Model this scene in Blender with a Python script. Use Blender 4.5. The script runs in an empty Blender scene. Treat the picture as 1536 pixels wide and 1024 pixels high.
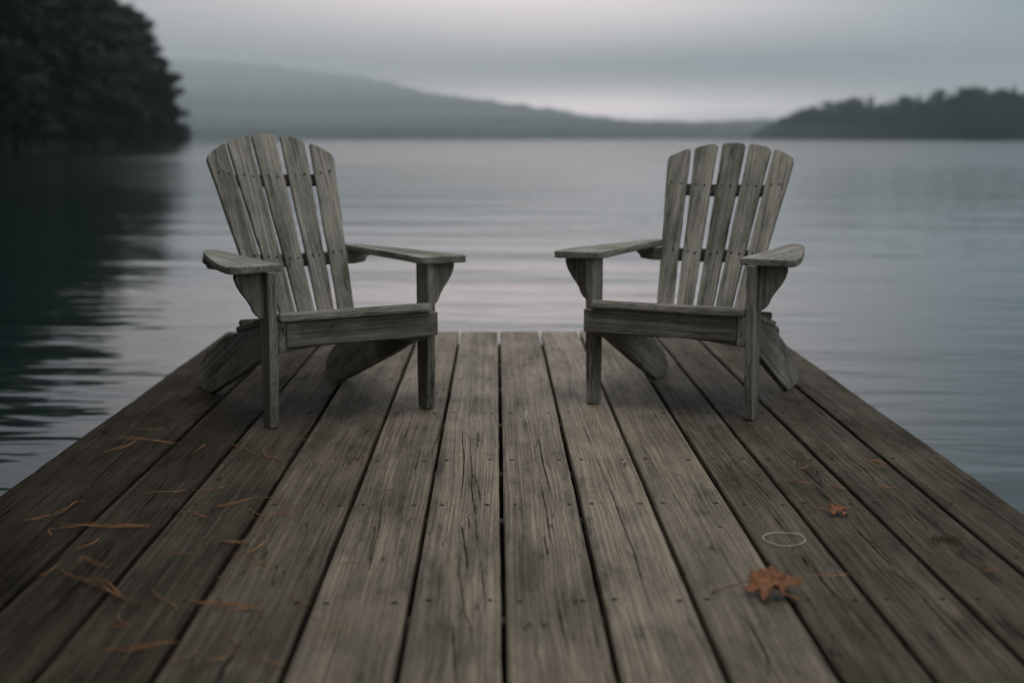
import bpy, bmesh, math, random
from mathutils import Vector, Matrix, noise
from mathutils.geometry import delaunay_2d_cdt
random.seed(7)
R = math.radians
scene = bpy.context.scene
COL = scene.collection

# ------------------------------------------------------------------ helpers
def tag(o, label=None, cat=None, group=None, kind=None):
    if label: o['label'] = label
    if cat: o['category'] = cat
    if group: o['group'] = group
    if kind: o['kind'] = kind
    return o

def empty(name, loc=(0, 0, 0), rz=0.0):
    o = bpy.data.objects.new(name, None)
    COL.objects.link(o)
    o.location = loc
    o.rotation_euler = (0, 0, rz)
    o.empty_display_size = 0.1
    return o

def link_mesh(name, me, mats, parent=None):
    for m in (mats if isinstance(mats, (list, tuple)) else [mats]):
        me.materials.append(m)
    o = bpy.data.objects.new(name, me)
    COL.objects.link(o)
    if parent is not None:
        o.parent = parent
    return o

class Acc:
    """collects pieces (verts, faces, grain coordinates) into one mesh"""
    def __init__(s):
        s.v, s.f, s.g, s.m, s.sm, s.t = [], [], [], [], [], []
    def add(s, vs, fs, gs=None, mi=0, smooth=False, tone=1.0):
        b = len(s.v)
        s.t += [tone] * len(vs)
        s.v += [tuple(v) for v in vs]
        s.g += [tuple(g) for g in (gs if gs is not None else vs)]
        for k, f in enumerate(fs):
            s.f.append([b + i for i in f])
            s.m.append(mi[k] if isinstance(mi, list) else mi)
            s.sm.append(smooth)
    def build(s, name, mats, parent=None):
        me = bpy.data.meshes.new(name)
        me.from_pydata(s.v, [], s.f)
        a = me.attributes.new('grain', 'FLOAT_VECTOR', 'POINT')
        a.data.foreach_set('vector', [c for g in s.g for c in g])
        a = me.attributes.new('tone', 'FLOAT', 'POINT')
        a.data.foreach_set('value', s.t)
        me.polygons.foreach_set('material_index', s.m)
        me.polygons.foreach_set('use_smooth', s.sm)
        me.update()
        return link_mesh(name, me, mats, parent)

def piece(acc, outline, thick, M, along=1, bevel=0.003, wob=0.0015, dens=0.05, seed=None, grot=0.0):
    """a board: 2-D outline in local xy, thickness along local z (centred), edges rounded; 'along' is the local axis of the wood grain"""
    rnd = random.Random(seed if seed is not None else random.random())
    # resample the outline so worn edges can wobble
    pts = []
    n = len(outline)
    for i in range(n):
        a, b = Vector(outline[i]), Vector(outline[(i + 1) % n])
        k = max(1, int((b - a).length / dens))
        for j in range(k):
            p = a.lerp(b, j / k)
            if j: p = p + Vector((rnd.uniform(-1, 1) * wob, rnd.uniform(-1, 1) * wob))
            pts.append(p)
    bm = bmesh.new()
    vb = [bm.verts.new((p.x, p.y, -thick / 2)) for p in pts]
    vt = [bm.verts.new((p.x, p.y, thick / 2)) for p in pts]
    bm.faces.new(vt)
    bm.faces.new(vb[::-1])
    m = len(pts)
    for i in range(m):
        bm.faces.new((vb[i], vb[(i + 1) % m], vt[(i + 1) % m], vt[i]))
    bmesh.ops.recalc_face_normals(bm, faces=bm.faces)
    top = [e for e in bm.edges if abs(e.verts[0].co.z - e.verts[1].co.z) < 1e-6]
    sharp = [e for e in bm.edges if e not in top and e.calc_face_angle(0) > R(40)]
    if bevel > 0:
        bmesh.ops.bevel(bm, geom=top + sharp, offset=bevel, segments=2, profile=0.6, affect='EDGES', clamp_overlap=True)
    bmesh.ops.triangulate(bm, faces=[f for f in bm.faces if len(f.verts) > 4])
    bm.verts.index_update()
    off = (rnd.uniform(0, 40), rnd.uniform(0, 40), rnd.uniform(0, 40))
    vs, gs = [], []
    for v in bm.verts:
        c = Matrix.Rotation(R(grot), 3, 'Z') @ v.co if grot else v.co
        if along == 1: g = (c.x, c.y, c.z)
        elif along == 0: g = (c.y, c.x, c.z)
        else: g = (c.x, c.z, c.y)
        gs.append((g[0] + off[0], g[1] + off[1], g[2] + off[2]))
        vs.append(M @ v.co)
    acc.add(vs, [[v.index for v in f.verts] for f in bm.faces], gs)
    bm.free()

def box_outline(x0, x1, y0, y1):
    return [(x0, y0), (x1, y0), (x1, y1), (x0, y1)]

def tube(acc, pts, rads, seg=6, mi=0, cap=True):
    pts = [Vector(p) for p in pts]
    if not isinstance(rads, (list, tuple)): rads = [rads] * len(pts)
    vs, fs = [], []
    up = Vector((0.13, 0.21, 1.0)).normalized()
    for i, p in enumerate(pts):
        t = (pts[min(i + 1, len(pts) - 1)] - pts[max(i - 1, 0)]).normalized()
        u = t.cross(up)
        if u.length < 1e-3: u = t.cross(Vector((1, 0, 0)))
        u.normalize(); w = t.cross(u)
        for k in range(seg):
            a = 2 * math.pi * k / seg
            vs.append(p + (u * math.cos(a) + w * math.sin(a)) * rads[i])
    for i in range(len(pts) - 1):
        for k in range(seg):
            fs.append((i * seg + k, i * seg + (k + 1) % seg, (i + 1) * seg + (k + 1) % seg, (i + 1) * seg + k))
    if cap:
        fs.append(tuple(range(seg))[::-1])
        fs.append(tuple((len(pts) - 1) * seg + k for k in range(seg)))
    acc.add(vs, fs, mi=mi, smooth=True)

def spline(pts, per=6):
    """Catmull-Rom through 2-D points"""
    P = [Vector(p) for p in pts]
    if len(P) == 2:
        return [P[0].lerp(P[1], i / per) for i in range(per + 1)]
    P = [P[0] * 2 - P[1]] + P + [P[-1] * 2 - P[-2]]
    out = []
    for i in range(1, len(P) - 2):
        a, b, c, d = P[i - 1], P[i], P[i + 1], P[i + 2]
        for j in range(per):
            t = j / per
            out.append(0.5 * ((2 * b) + (c - a) * t + (2 * a - 5 * b + 4 * c - d) * t * t + (3 * b - a - 3 * c + d) * t ** 3))
    out.append(P[-2].copy())
    return out

# ------------------------------------------------------------------ materials
class NT:
    """short-hand for building a node tree"""
    def __init__(s, name):
        s.mat = bpy.data.materials.new(name)
        s.mat.use_nodes = True
        s.t = s.mat.node_tree
        s.bsdf = s.t.nodes['Principled BSDF']
        s.out = s.t.nodes['Material Output']
    def n(s, typ, **kw):
        nd = s.t.nodes.new(typ)
        for k, v in kw.items(): setattr(nd, k, v)
        return nd
    def put(s, sock, val):
        if isinstance(val, bpy.types.NodeSocket): s.t.links.new(val, sock)
        elif isinstance(val, (tuple, list)) and len(val) == 3 and sock.type == 'RGBA': sock.default_value = (*val, 1)
        else: sock.default_value = val
    def math(s, op, a, b=None, c=None, clamp=False):
        nd = s.n('ShaderNodeMath', operation=op); nd.use_clamp = clamp
        s.put(nd.inputs[0], a)
        if b is not None: s.put(nd.inputs[1], b)
        if c is not None: s.put(nd.inputs[2], c)
        return nd.outputs[0]
    def vmul(s, v, k):
        nd = s.n('ShaderNodeVectorMath', operation='MULTIPLY'); s.put(nd.inputs[0], v); nd.inputs[1].default_value = k
        return nd.outputs[0]
    def vadd(s, v, w):
        nd = s.n('ShaderNodeVectorMath', operation='ADD'); s.put(nd.inputs[0], v); s.put(nd.inputs[1], w)
        return nd.outputs[0]
    def comb(s, x, y, z):
        nd = s.n('ShaderNodeCombineXYZ'); s.put(nd.inputs[0], x); s.put(nd.inputs[1], y); s.put(nd.inputs[2], z)
        return nd.outputs[0]
    def sep(s, v):
        nd = s.n('ShaderNodeSeparateXYZ'); s.put(nd.inputs[0], v)
        return nd.outputs
    def noise(s, v, scale=1.0, detail=2.0, rough=0.5, dist=0.0):
        nd = s.n('ShaderNodeTexNoise'); s.put(nd.inputs['Vector'], v)
        nd.inputs['Scale'].default_value = scale; nd.inputs['Detail'].default_value = detail
        nd.inputs['Roughness'].default_value = rough; nd.inputs['Distortion'].default_value = dist
        return nd.outputs[0]
    def step(s, v, a, b, lo=0.0, hi=1.0):
        nd = s.n('ShaderNodeMapRange', interpolation_type='SMOOTHSTEP')
        s.put(nd.inputs[0], v)
        for i, x in enumerate((a, b, lo, hi)): s.put(nd.inputs[i + 1], x)
        return nd.outputs[0]
    def mix(s, f, a, b, mode='MIX'):
        nd = s.n('ShaderNodeMix', data_type='RGBA', blend_type=mode)
        s.put(nd.inputs[0], f); s.put(nd.inputs[6], a); s.put(nd.inputs[7], b)
        return nd.outputs[2]
    def bump(s, h, strength, dist, normal=None):
        nd = s.n('ShaderNodeBump'); nd.inputs['Strength'].default_value = strength
        nd.inputs['Distance'].default_value = dist
        s.put(nd.inputs['Height'], h)
        if normal is not None: s.put(nd.inputs['Normal'], normal)
        return nd.outputs[0]

def wood_material(name, dark, light, moss, moss_amt, ridge=1.0, rough=0.62, ring_scale=215.0, spec=0.35, hair=1.0, rc=0.46, stretch=1.5):
    s = NT(name)
    at = s.n('ShaderNodeAttribute', attribute_name='grain')
    g = at.outputs['Vector']
    x, y, z = s.sep(g)
    # slow wander of the grain and its flow round knots
    wander = s.math('SUBTRACT', s.noise(s.vmul(g, (2.6, 0.7, 2.6)), detail=2), 0.5)
    vor = s.n('ShaderNodeTexVoronoi', feature='F1'); s.put(vor.inputs['Vector'], s.vmul(g, (4.5, 1.15, 4.5))); vor.inputs['Randomness'].default_value = 1.0
    kd = vor.outputs['Distance']
    knot = s.step(kd, 0.34, 0.03)
    x2 = s.math('ADD', x, s.math('ADD', s.math('MULTIPLY', wander, 0.040), s.math('MULTIPLY', knot, 0.006)))
    gv = s.comb(x2, y, z)
    ring = s.noise(s.vmul(gv, (ring_scale, stretch, ring_scale * 0.6)), detail=2, rough=0.55)
    band = s.noise(s.vmul(gv, (34.0, 0.35, 30.0)), detail=2)
    fibre = s.noise(s.vmul(gv, (620.0, 26.0, 620.0)), detail=2, rough=0.6)
    pit = s.noise(s.vmul(g, (55.0, 16.0, 55.0)), detail=4, rough=0.65)
    stain = s.noise(s.vmul(g, (5.5, 2.0, 5.5)), detail=5, rough=0.62)
    stain2 = s.noise(s.vadd(s.vmul(g, (14.0, 4.5, 14.0)), (9.1, 3.3, 1.0)), detail=4, rough=0.6)
    mossn = s.noise(s.vadd(s.vmul(g, (3.1, 1.3, 3.1)), (4.2, 8.8, 2.0)), detail=5, rough=0.65)
    # long drying checks
    cn = s.noise(s.vmul(gv, (26.0, 0.9, 20.0)), detail=1.0)
    cm = s.noise(s.vadd(s.vmul(g, (9.0, 1.3, 9.0)), (2.0, 6.0, 3.0)), detail=2)
    line = s.step(s.math('ABSOLUTE', s.math('SUBTRACT', cn, 0.5)), 0.006, 0.0015)
    check = s.math('MULTIPLY', s.math('MULTIPLY', line, s.step(cm, 0.53, 0.6)), hair)
    # tone
    r = s.step(ring, 0.40, 0.58)
    tone = s.math('ADD', s.math('MULTIPLY', r, rc), s.math('MULTIPLY', s.step(band, 0.3, 0.7), 0.20))
    tone = s.math('ADD', tone, s.math('MULTIPLY', s.step(fibre, 0.32, 0.68), 0.30))
    tone = s.math('ADD', tone, s.math('MULTIPLY', s.step(stain, 0.3, 0.7), 0.74 - rc))
    tone = s.math('SUBTRACT', tone, s.math('MULTIPLY', s.step(stain2, 0.50, 0.72), 0.28))
    tone = s.math('SUBTRACT', tone, s.math('MULTIPLY', s.step(pit, 0.56, 0.75), 0.25), clamp=True)
    col = s.mix(tone, dark, light)
    col = s.mix(s.math('MULTIPLY', s.step(mossn, 0.45, 0.68), moss_amt), col, moss)
    col = s.mix(s.math('MULTIPLY', s.step(kd, 0.10, 0.03), 0.65), col, tuple(c * 0.45 for c in dark))
    col = s.mix(s.math('MULTIPLY', check, 0.85), col, tuple(c * 0.18 for c in dark))
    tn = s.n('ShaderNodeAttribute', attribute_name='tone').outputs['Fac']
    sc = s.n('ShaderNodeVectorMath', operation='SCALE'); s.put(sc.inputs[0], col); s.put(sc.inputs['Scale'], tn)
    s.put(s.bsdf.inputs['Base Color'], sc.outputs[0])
    s.put(s.bsdf.inputs['Roughness'], s.step(stain, 0.25, 0.75, rough + 0.1, rough - 0.08))
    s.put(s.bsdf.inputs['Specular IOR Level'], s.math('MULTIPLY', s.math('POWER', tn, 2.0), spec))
    h = s.math('ADD', s.math('MULTIPLY', r, 0.62), s.math('MULTIPLY', fibre, 0.55))
    h = s.math('ADD', h, s.math('MULTIPLY', band, 0.5))
    h = s.math('SUBTRACT', h, s.math('MULTIPLY', check, 2.2))
    h = s.math('ADD', h, s.math('MULTIPLY', pit, 0.7))
    s.put(s.bsdf.inputs['Normal'], s.bump(h, 1.0, 0.0016 * ridge))
    return s.mat

def plain(name, col, rough=0.8, vary=0.35, scale=(60, 60, 60), spec=0.3, bump=0.0):
    s = NT(name)
    tc = s.n('ShaderNodeTexCoord').outputs['Object']
    v = s.noise(s.vmul(tc, scale), detail=4, rough=0.6)
    oi = s.n('ShaderNodeObjectInfo').outputs['Random']
    k = s.math('ADD', s.step(v, 0.25, 0.75, 1 - vary, 1 + vary), s.math('MULTIPLY', s.math('SUBTRACT', oi, 0.5), vary))
    c = s.n('ShaderNodeVectorMath', operation='SCALE'); c.inputs[0].default_value = col; s.put(c.inputs['Scale'], k)
    s.put(s.bsdf.inputs['Base Color'], c.outputs[0])
    s.bsdf.inputs['Roughness'].default_value = rough
    s.bsdf.inputs['Specular IOR Level'].default_value = spec
    if bump: s.put(s.bsdf.inputs['Normal'], s.bump(v, 1.0, bump))
    return s.mat

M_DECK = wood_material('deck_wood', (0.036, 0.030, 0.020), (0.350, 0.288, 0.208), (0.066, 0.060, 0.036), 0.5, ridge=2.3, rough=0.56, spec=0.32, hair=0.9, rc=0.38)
M_CHAIR = wood_material('chair_wood', (0.014, 0.016, 0.012), (0.40, 0.385, 0.33), (0.042, 0.047, 0.032), 0.6, ridge=0.7, rough=0.68, ring_scale=260.0, spec=0.25, hair=0.9, rc=0.40, stretch=2.2)
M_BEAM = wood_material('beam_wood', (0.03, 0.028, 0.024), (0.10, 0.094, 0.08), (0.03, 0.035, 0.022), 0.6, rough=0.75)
M_HOLE = plain('nail_stain', (0.028, 0.025, 0.022), 0.9)
M_NAIL = plain('rusted_nail', (0.045, 0.036, 0.030), 0.7, scale=(300, 300, 300))
M_NEEDLE = plain('dry_pine_needle', (0.37, 0.19, 0.085), 0.6, vary=0.45, scale=(40, 40, 40))
M_LEAF = plain('dry_leaf_skin', (0.21, 0.094, 0.042), 0.7, vary=0.4, scale=(70, 70, 70), bump=0.002)
M_STEM = plain('dry_leaf_stem', (0.20, 0.10, 0.045), 0.6)
M_CORD = plain('pale_cord', (0.62, 0.58, 0.50), 0.8, scale=(200, 200, 200))
M_MOSS = plain('dry_moss', (0.075, 0.066, 0.034), 0.9)

def foliage(name, a, b, c):
    s = NT(name)
    oi = s.n('ShaderNodeObjectInfo').outputs['Random']
    tc = s.n('ShaderNodeTexCoord').outputs['Object']
    v = s.noise(tc, scale=0.35, detail=3)
    v2 = s.noise(tc, scale=2.5, detail=2)
    col = s.mix(s.step(v, 0.35, 0.65), a, b)
    col = s.mix(s.math('MULTIPLY', s.step(oi, 0.45, 1.0), 0.75), col, c)
    col = s.mix(s.step(v2, 0.3, 0.7, 0.0, 0.45), col, tuple(x * 0.5 for x in a))
    s.put(s.bsdf.inputs['Base Color'], col)
    s.bsdf.inputs['Roughness'].default_value = 0.65
    s.bsdf.inputs['Specular IOR Level'].default_value = 0.2
    return s.mat
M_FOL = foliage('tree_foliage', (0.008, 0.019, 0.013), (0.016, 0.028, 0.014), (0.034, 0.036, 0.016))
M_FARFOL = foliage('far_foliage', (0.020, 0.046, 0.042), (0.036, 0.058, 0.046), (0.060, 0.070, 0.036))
M_BARK = plain('bark', (0.055, 0.045, 0.036), 0.9, scale=(2, 2, 0.5))
M_BANK = plain('bank_soil', (0.016, 0.020, 0.012), 0.95, scale=(0.3, 0.3, 0.3))

# ------------------------------------------------------------------ dock
DOCK_END = 6.90
DOCK_START = -2.2
GAPS = [-1.073, -0.870, -0.648, -0.405, -0.190, 0.0137, 0.229, 0.433, 0.645, 0.820, 1.021, 1.2265]
EDGES = [-1.410] + GAPS + [1.424]
GAP = 0.0130
TONE_AND_SHADE = [0.20, 0.24, 0.32, 0.58, 0.88, 1.02, 0.94, 1.05, 0.86, 0.48, 0.42, 0.37, 0.33]  # board tone, with the outer boards darkened to paint in edge shade
THICK = 0.040
MAIN_CRACKS = [[(-0.122,4.522),(-0.104,4.118),(-0.101,3.836),(-0.098,3.588)],[(-0.093,4.443),(-0.077,4.019),(-0.073,3.749),(-0.058,3.463),(-0.045,3.135)],[(-0.065,4.482),(-0.062,4.221)],[(-0.069,3.925),(-0.051,3.721),(-0.045,3.588)],[(-0.093,3.37),(-0.079,3.196),(-0.066,2.948)],[(-0.077,3.476),(-0.07,3.325)],[(-0.094,3.136),(-0.089,2.984),(-0.068,2.718),(-0.055,2.63),(-0.039,2.419)],[(-0.04,3.096),(-0.029,2.861),(-0.027,2.688)],[(-0.095,2.659),(-0.085,2.495),(-0.076,2.344)],[(0.142,4.479),(0.143,4.115),(0.149,3.862),(0.154,3.664)],[(0.129,3.747),(0.133,3.535),(0.135,3.322),(0.141,3.153)],[(0.119,3.278),(0.125,3.094)],[(0.136,2.794),(0.136,2.628),(0.141,2.466)],[(0.311,4.252),(0.323,3.89),(0.329,3.533),(0.332,3.342),(0.336,3.13),(0.332,2.874),(0.33,2.683)],[(0.305,4.599),(0.314,4.288)],[(-0.321,3.591),(-0.307,3.35),(-0.305,3.178),(-0.299,2.995)],[(-0.253,4.331),(-0.249,4.021),(-0.249,3.897)],[(-1.202,4.35),(-1.198,4.131),(-1.193,3.923),(-1.174,3.702)],[(-1.175,3.694),(-1.173,3.406),(-1.169,3.241),(-1.171,3.09)],[(-1.318,4.218),(-1.317,4.106)],[(-0.994,3.936),(-0.978,3.76),(-0.97,3.536),(-0.965,3.439)],[(-0.973,4.162),(-0.968,4.03),(-0.964,3.882)],[(-0.965,3.439),(-0.967,3.303),(-0.966,3.146)],[(-0.958,3.207),(-0.954,3.087)],[(-0.954,2.967),(-0.965,2.807)],[(0.944,3.952),(0.946,3.838),(0.948,3.713)],[(0.931,3.757),(0.931,3.645),(0.938,3.532)],[(1.118,4.22),(1.115,4.07),(1.126,3.93),(1.114,3.773),(1.123,3.694)],[(1.124,3.651),(1.117,3.468),(1.117,3.35),(1.114,3.253)],[(0.932,3.41),(0.934,3.296),(0.936,3.202),(0.935,3.089),(0.938,3.008)],[(0.972,3.531),(0.965,3.395),(0.951,3.242)],[(0.943,3.269),(0.945,3.151),(0.944,3.041)],[(0.758,3.906),(0.765,3.75),(0.769,3.59)],[(0.741,3.457),(0.743,3.326),(0.759,3.271)],[(0.741,3.104),(0.738,3.011)],[(1.119,3.162),(1.12,3.063),(1.126,3.006)],[(0.93,4.222),(0.943,4.031)],[(0.736,2.869),(0.76,2.786),(0.771,2.592),(0.77,2.484)],[(0.93,3.008),(0.941,2.8),(0.939,2.632),(0.943,2.482)],[(0.523,2.696),(0.529,2.513),(0.514,2.364)],[(1.124,3.141),(1.13,2.987),(1.128,2.798),(1.124,2.696)],[(0.749,3.126),(0.748,2.92),(0.753,2.802)],[(1.608,4.201),(1.557,3.937),(1.529,3.787)]]
NAIL_ROWS = [0.15, 0.85, 1.55, 2.79, 3.56, 4.08, 4.80, 5.50, 6.10, 6.72]

def crack_shape(path, rnd, wmax, depth=0.014):
    """tapering split along a polyline: closed outline plus the deep middle line"""
    pts = spline(path, 8)
    dense = []
    for a, b in zip(pts[:-1], pts[1:]):
        k = max(1, int((b - a).length / 0.02))
        dense += [a.lerp(b, j / k) for j in range(k)]
    dense.append(pts[-1])
    n = len(dense)
    L, Rr, mid = [], [], []
    jx = 0.0
    for i, p in enumerate(dense):
        t = i / (n - 1)
        jx = 0.75 * jx + rnd.uniform(-1, 1) * 0.0011
        q = Vector((p.x + jx, p.y))
        w = wmax * (max(0.02, math.sin(math.pi * t)) ** 0.5) * rnd.uniform(0.45, 1.15)
        if i in (0, n - 1):
            mid.append((q.x, q.y, 0.0))
        else:
            L.append((q.x - w, q.y)); Rr.append((q.x + w, q.y))
            mid.append((q.x, q.y, -min(depth, w * 6)))
    return L, Rr, mid

dock = empty('wooden_dock', (0, 0, 0))
tag(dock, 'weathered grey brown plank dock running out over the lake under the chairs', 'dock')
deck = Acc()
rnd = random.Random(21)
for bi in range(len(EDGES) - 1):
    x0 = EDGES[bi] + (GAP / 2 if bi else 0)
    x1 = EDGES[bi + 1] - (GAP / 2 if bi < len(EDGES) - 2 else 0)
    z0 = rnd.uniform(-0.0015, 0.0015)
    tilt = rnd.uniform(-0.006, 0.006)
    cup = rnd.uniform(-0.0016, 0.0022)
    xc = (x0 + x1) / 2; hw = (x1 - x0) / 2
    yend = DOCK_END + rnd.uniform(-0.010, 0.010)
    ch = 0.0062
    # boundary of the top face, worn and slightly wandering
    loop = []
    ny = int((yend - DOCK_START) / 0.07)
    wl = lambda y, sd: 0.0022 * noise.noise(Vector((sd * 7.3, y * 1.1, bi * 3.1))) + 0.0011 * noise.noise(Vector((sd * 3.7, y * 7.0, bi * 5.0)))
    left = [(x0 + ch + wl(DOCK_START + (yend - DOCK_START) * i / ny, 1), DOCK_START + (yend - DOCK_START) * i / ny) for i in range(ny + 1)]
    right = [(x1 - ch + wl(DOCK_START + (yend - DOCK_START) * i / ny, 2), DOCK_START + (yend - DOCK_START) * i / ny) for i in range(ny + 1)]
    endp = [(x0 + ch + (x1 - x0 - 2 * ch) * k / 8, yend + rnd.uniform(-0.002, 0.002)) for k in range(1, 8)]
    if bi == 0: left = [(x + 0.007 * noise.noise(Vector((4, y * 1.3, 1))) + 0.003 * noise.noise(Vector((9, y * 9, 1))), y) for x, y in left]
    if bi == len(EDGES) - 2: right = [(x + 0.007 * noise.noise(Vector((6, y * 1.3, 2))) + 0.003 * noise.noise(Vector((2, y * 9, 2))), y) for x, y in right]
    loop = left + endp + right[::-1]
    nl = len(loop)
    V = [Vector(p) for p in loop]
    depth_of = {}
    Ed = [(i, (i + 1) % nl) for i in range(nl)]
    # splits
    mine = []
    for c in MAIN_CRACKS:
        mx = sum(p[0] for p in c) / len(c)
        if x0 + 0.01 < mx < x1 - 0.01:
            mine.append((c, rnd.uniform(0.0020, 0.0034)))
    for k in range(rnd.randint(4, 7)):
        yy = rnd.uniform(1.6, 6.4); ln = rnd.uniform(0.08, 0.42)
        xx = rnd.uniform(x0 + 0.02, x1 - 0.02)
        sl = rnd.uniform(-0.012, 0.012)
        mine.append(([(xx, yy), (xx + sl * ln + rnd.uniform(-.003, .003), yy + ln * 0.5), (xx + sl * 2 * ln, yy + ln)], rnd.uniform(0.0008, 0.0018)))
    for c, w in mine:
        c = [(min(max(p[0], x0 + 0.014), x1 - 0.014), p[1]) for p in c]
        L, Rr, mid = crack_shape(c, rnd, w)
        b = len(V)
        ring = [mid[0][:2]] + L + [mid[-1][:2]] + Rr[::-1]
        V += [Vector(p) for p in ring]
        Ed += [(b + i, b + (i + 1) % len(ring)) for i in range(len(ring))]
        prev = b
        for i, p in enumerate(mid[1:-1]):
            V.append(Vector(p[:2])); depth_of[len(V) - 1] = p[2]
            Ed.append((prev, len(V) - 1)); prev = len(V) - 1
        Ed.append((prev, b + 1 + len(L)))
    # nail holes
    holes = []
    for yr in NAIL_ROWS:
        for sx in (x0 + 0.028, x1 - 0.028):
            cx, cy = sx + rnd.uniform(-.007, .007), yr + rnd.uniform(-.012, .012)
            rr = rnd.uniform(0.0058, 0.0082)
            b = len(V)
            for k in range(12):
                a = 2 * math.pi * k / 12
                V.append(Vector((cx + rr * math.cos(a) * rnd.uniform(.9, 1.1), cy + rr * 1.25 * math.sin(a) * rnd.uniform(.9, 1.15))))
            Ed += [(b + k, b + (k + 1) % 12) for k in range(12)]
            for k in range(8):
                a = 2 * math.pi * k / 8
                V.append(Vector((cx + rr * .6 * math.cos(a), cy + rr * .6 * math.sin(a)))); depth_of[len(V) - 1] = -0.0035
            holes.append((cx, cy, rr))
    ov, oe, of, iv, ie, iff = delaunay_2d_cdt(V, Ed, [list(range(nl))], 1, 1e-6)
    zt = lambda x: z0 + tilt * (x - xc) + cup * (((x - xc) / hw) ** 2 - 0.4)
    vs = []
    for p, src in zip(ov, iv):
        d = min([depth_of.get(i, 0.0) for i in src] or [0.0])
        vs.append((p.x, p.y, zt(p.x) + d))
    off = (bi * 3.71, bi * 5.3, bi * 1.7)
    mi = []
    for f in of:
        c = sum((ov[i] for i in f), Vector((0, 0))) / len(f)
        mi.append(1 if any((c.x - h[0]) ** 2 + ((c.y - h[1]) / 1.3) ** 2 < (h[2] * 1.05) ** 2 for h in holes) else 0)
    # orient up
    fs = []
    for f in of:
        a, b_, c_ = ov[f[0]], ov[f[1]], ov[f[2]]
        fs.append(f if (b_ - a).cross(c_ - a) > 0 else f[::-1])
    deck.add(vs, fs, [(v[0] + off[0], v[1] + off[1], v[2] + off[2]) for v in vs], mi=mi, tone=TONE_AND_SHADE[bi])
    # rounded arris, sides and underside
    rings = []
    for (dx, dz) in ((0, 0), (0.62, -0.0016), (1.0, -0.0052), (1.0, -THICK)):
        rg = []
        for i, (px, py) in enumerate(loop):
            if i <= ny: q = (px - ch * dx, py)
            elif i >= nl - ny - 1: q = (px + ch * dx, py)
            else: q = (px, py)
            if i >= ny and i <= nl - ny - 1: q = (q[0], q[1] + ch * dx)
            if i == 0 or i == nl - 1: q = (q[0], q[1] - ch * dx)
            rg.append((q[0], q[1], zt(px) + dz))
        rings.append(rg)
    vs = [p for rg in rings for p in rg]; fs = []
    for k in range(3):
        for i in range(nl):
            j = (i + 1) % nl
            fs.append((k * nl + i, k * nl + j, (k + 1) * nl + j, (k + 1) * nl + i))
    fs.append([3 * nl + i for i in range(nl)])
    deck.add(vs, fs, [(v[0] + off[0], v[1] + off[1], v[2] + off[2]) for v in vs], smooth=False, tone=TONE_AND_SHADE[bi])
    for cx, cy, rr in holes:
        r2 = rr * 0.55
        ring = [(cx + r2 * math.cos(2 * math.pi * k / 10), cy + r2 * math.sin(2 * math.pi * k / 10), zt(cx) - 0.0030) for k in range(10)]
        deck.add(ring + [(cx, cy, zt(cx) - 0.0020)], [(k, (k + 1) % 10, 10) for k in range(10)], mi=2, smooth=True)
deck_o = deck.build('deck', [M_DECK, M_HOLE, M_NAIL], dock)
I4 = Matrix.Identity(4)
def beam(name, x0, x1, y0, y1, z0, z1, along):
    a = Acc()
    M = Matrix.Translation(((x0 + x1) / 2, (y0 + y1) / 2, (z0 + z1) / 2))
    piece(a, box_outline(-(x1 - x0) / 2, (x1 - x0) / 2, -(y1 - y0) / 2, (y1 - y0) / 2), z1 - z0, M, along=along, bevel=0.004)
    return a.build(name, M_BEAM, dock)
for yr in NAIL_ROWS:
    beam('joist', -1.33, 1.34, yr - 0.024, yr + 0.024, -0.20, -THICK - 0.004, 0)
for sx in (-1.375, 1.39):
    beam('side_beam', sx - 0.022, sx + 0.022, DOCK_START, DOCK_END - 0.03, -0.21, -THICK - 0.005, 1)
beam('gap_blocker', -0.045, 0.075, DOCK_START, DOCK_END - 0.03, -0.33, -0.202, 1)  # added unseen beam that blocks bright water glints in the middle gap
for sy in (-1.6, 1.2, 4.0, 6.55):
    for sx in (-1.22, 1.22):
        a = Acc()
        tube(a, [(sx, sy, -3.0), (sx + .005, sy, -1.2), (sx, sy, -THICK - 0.17)], [0.10, 0.095, 0.09], seg=16)
        a.build('pile', M_BEAM, dock)

# ------------------------------------------------------------------ chairs
def seg_arc(cx, cy, r, a0, a1, n=5):
    return [(cx + r * math.cos(R(a0 + (a1 - a0) * i / n)), cy + r * math.sin(R(a0 + (a1 - a0) * i / n))) for i in range(n + 1)]

YZ = Matrix(((0, 0, 1, 0), (1, 0, 0, 0), (0, 1, 0, 0), (0, 0, 0, 1)))     # local (x,y,z) -> world (z, x, y): outline in the y-z plane, thickness along x
XZ = Matrix(((1, 0, 0, 0), (0, 0, -1, 0), (0, 1, 0, 0), (0, 0, 0, 1)))    # outline in the x-z plane, thickness along y

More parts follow.
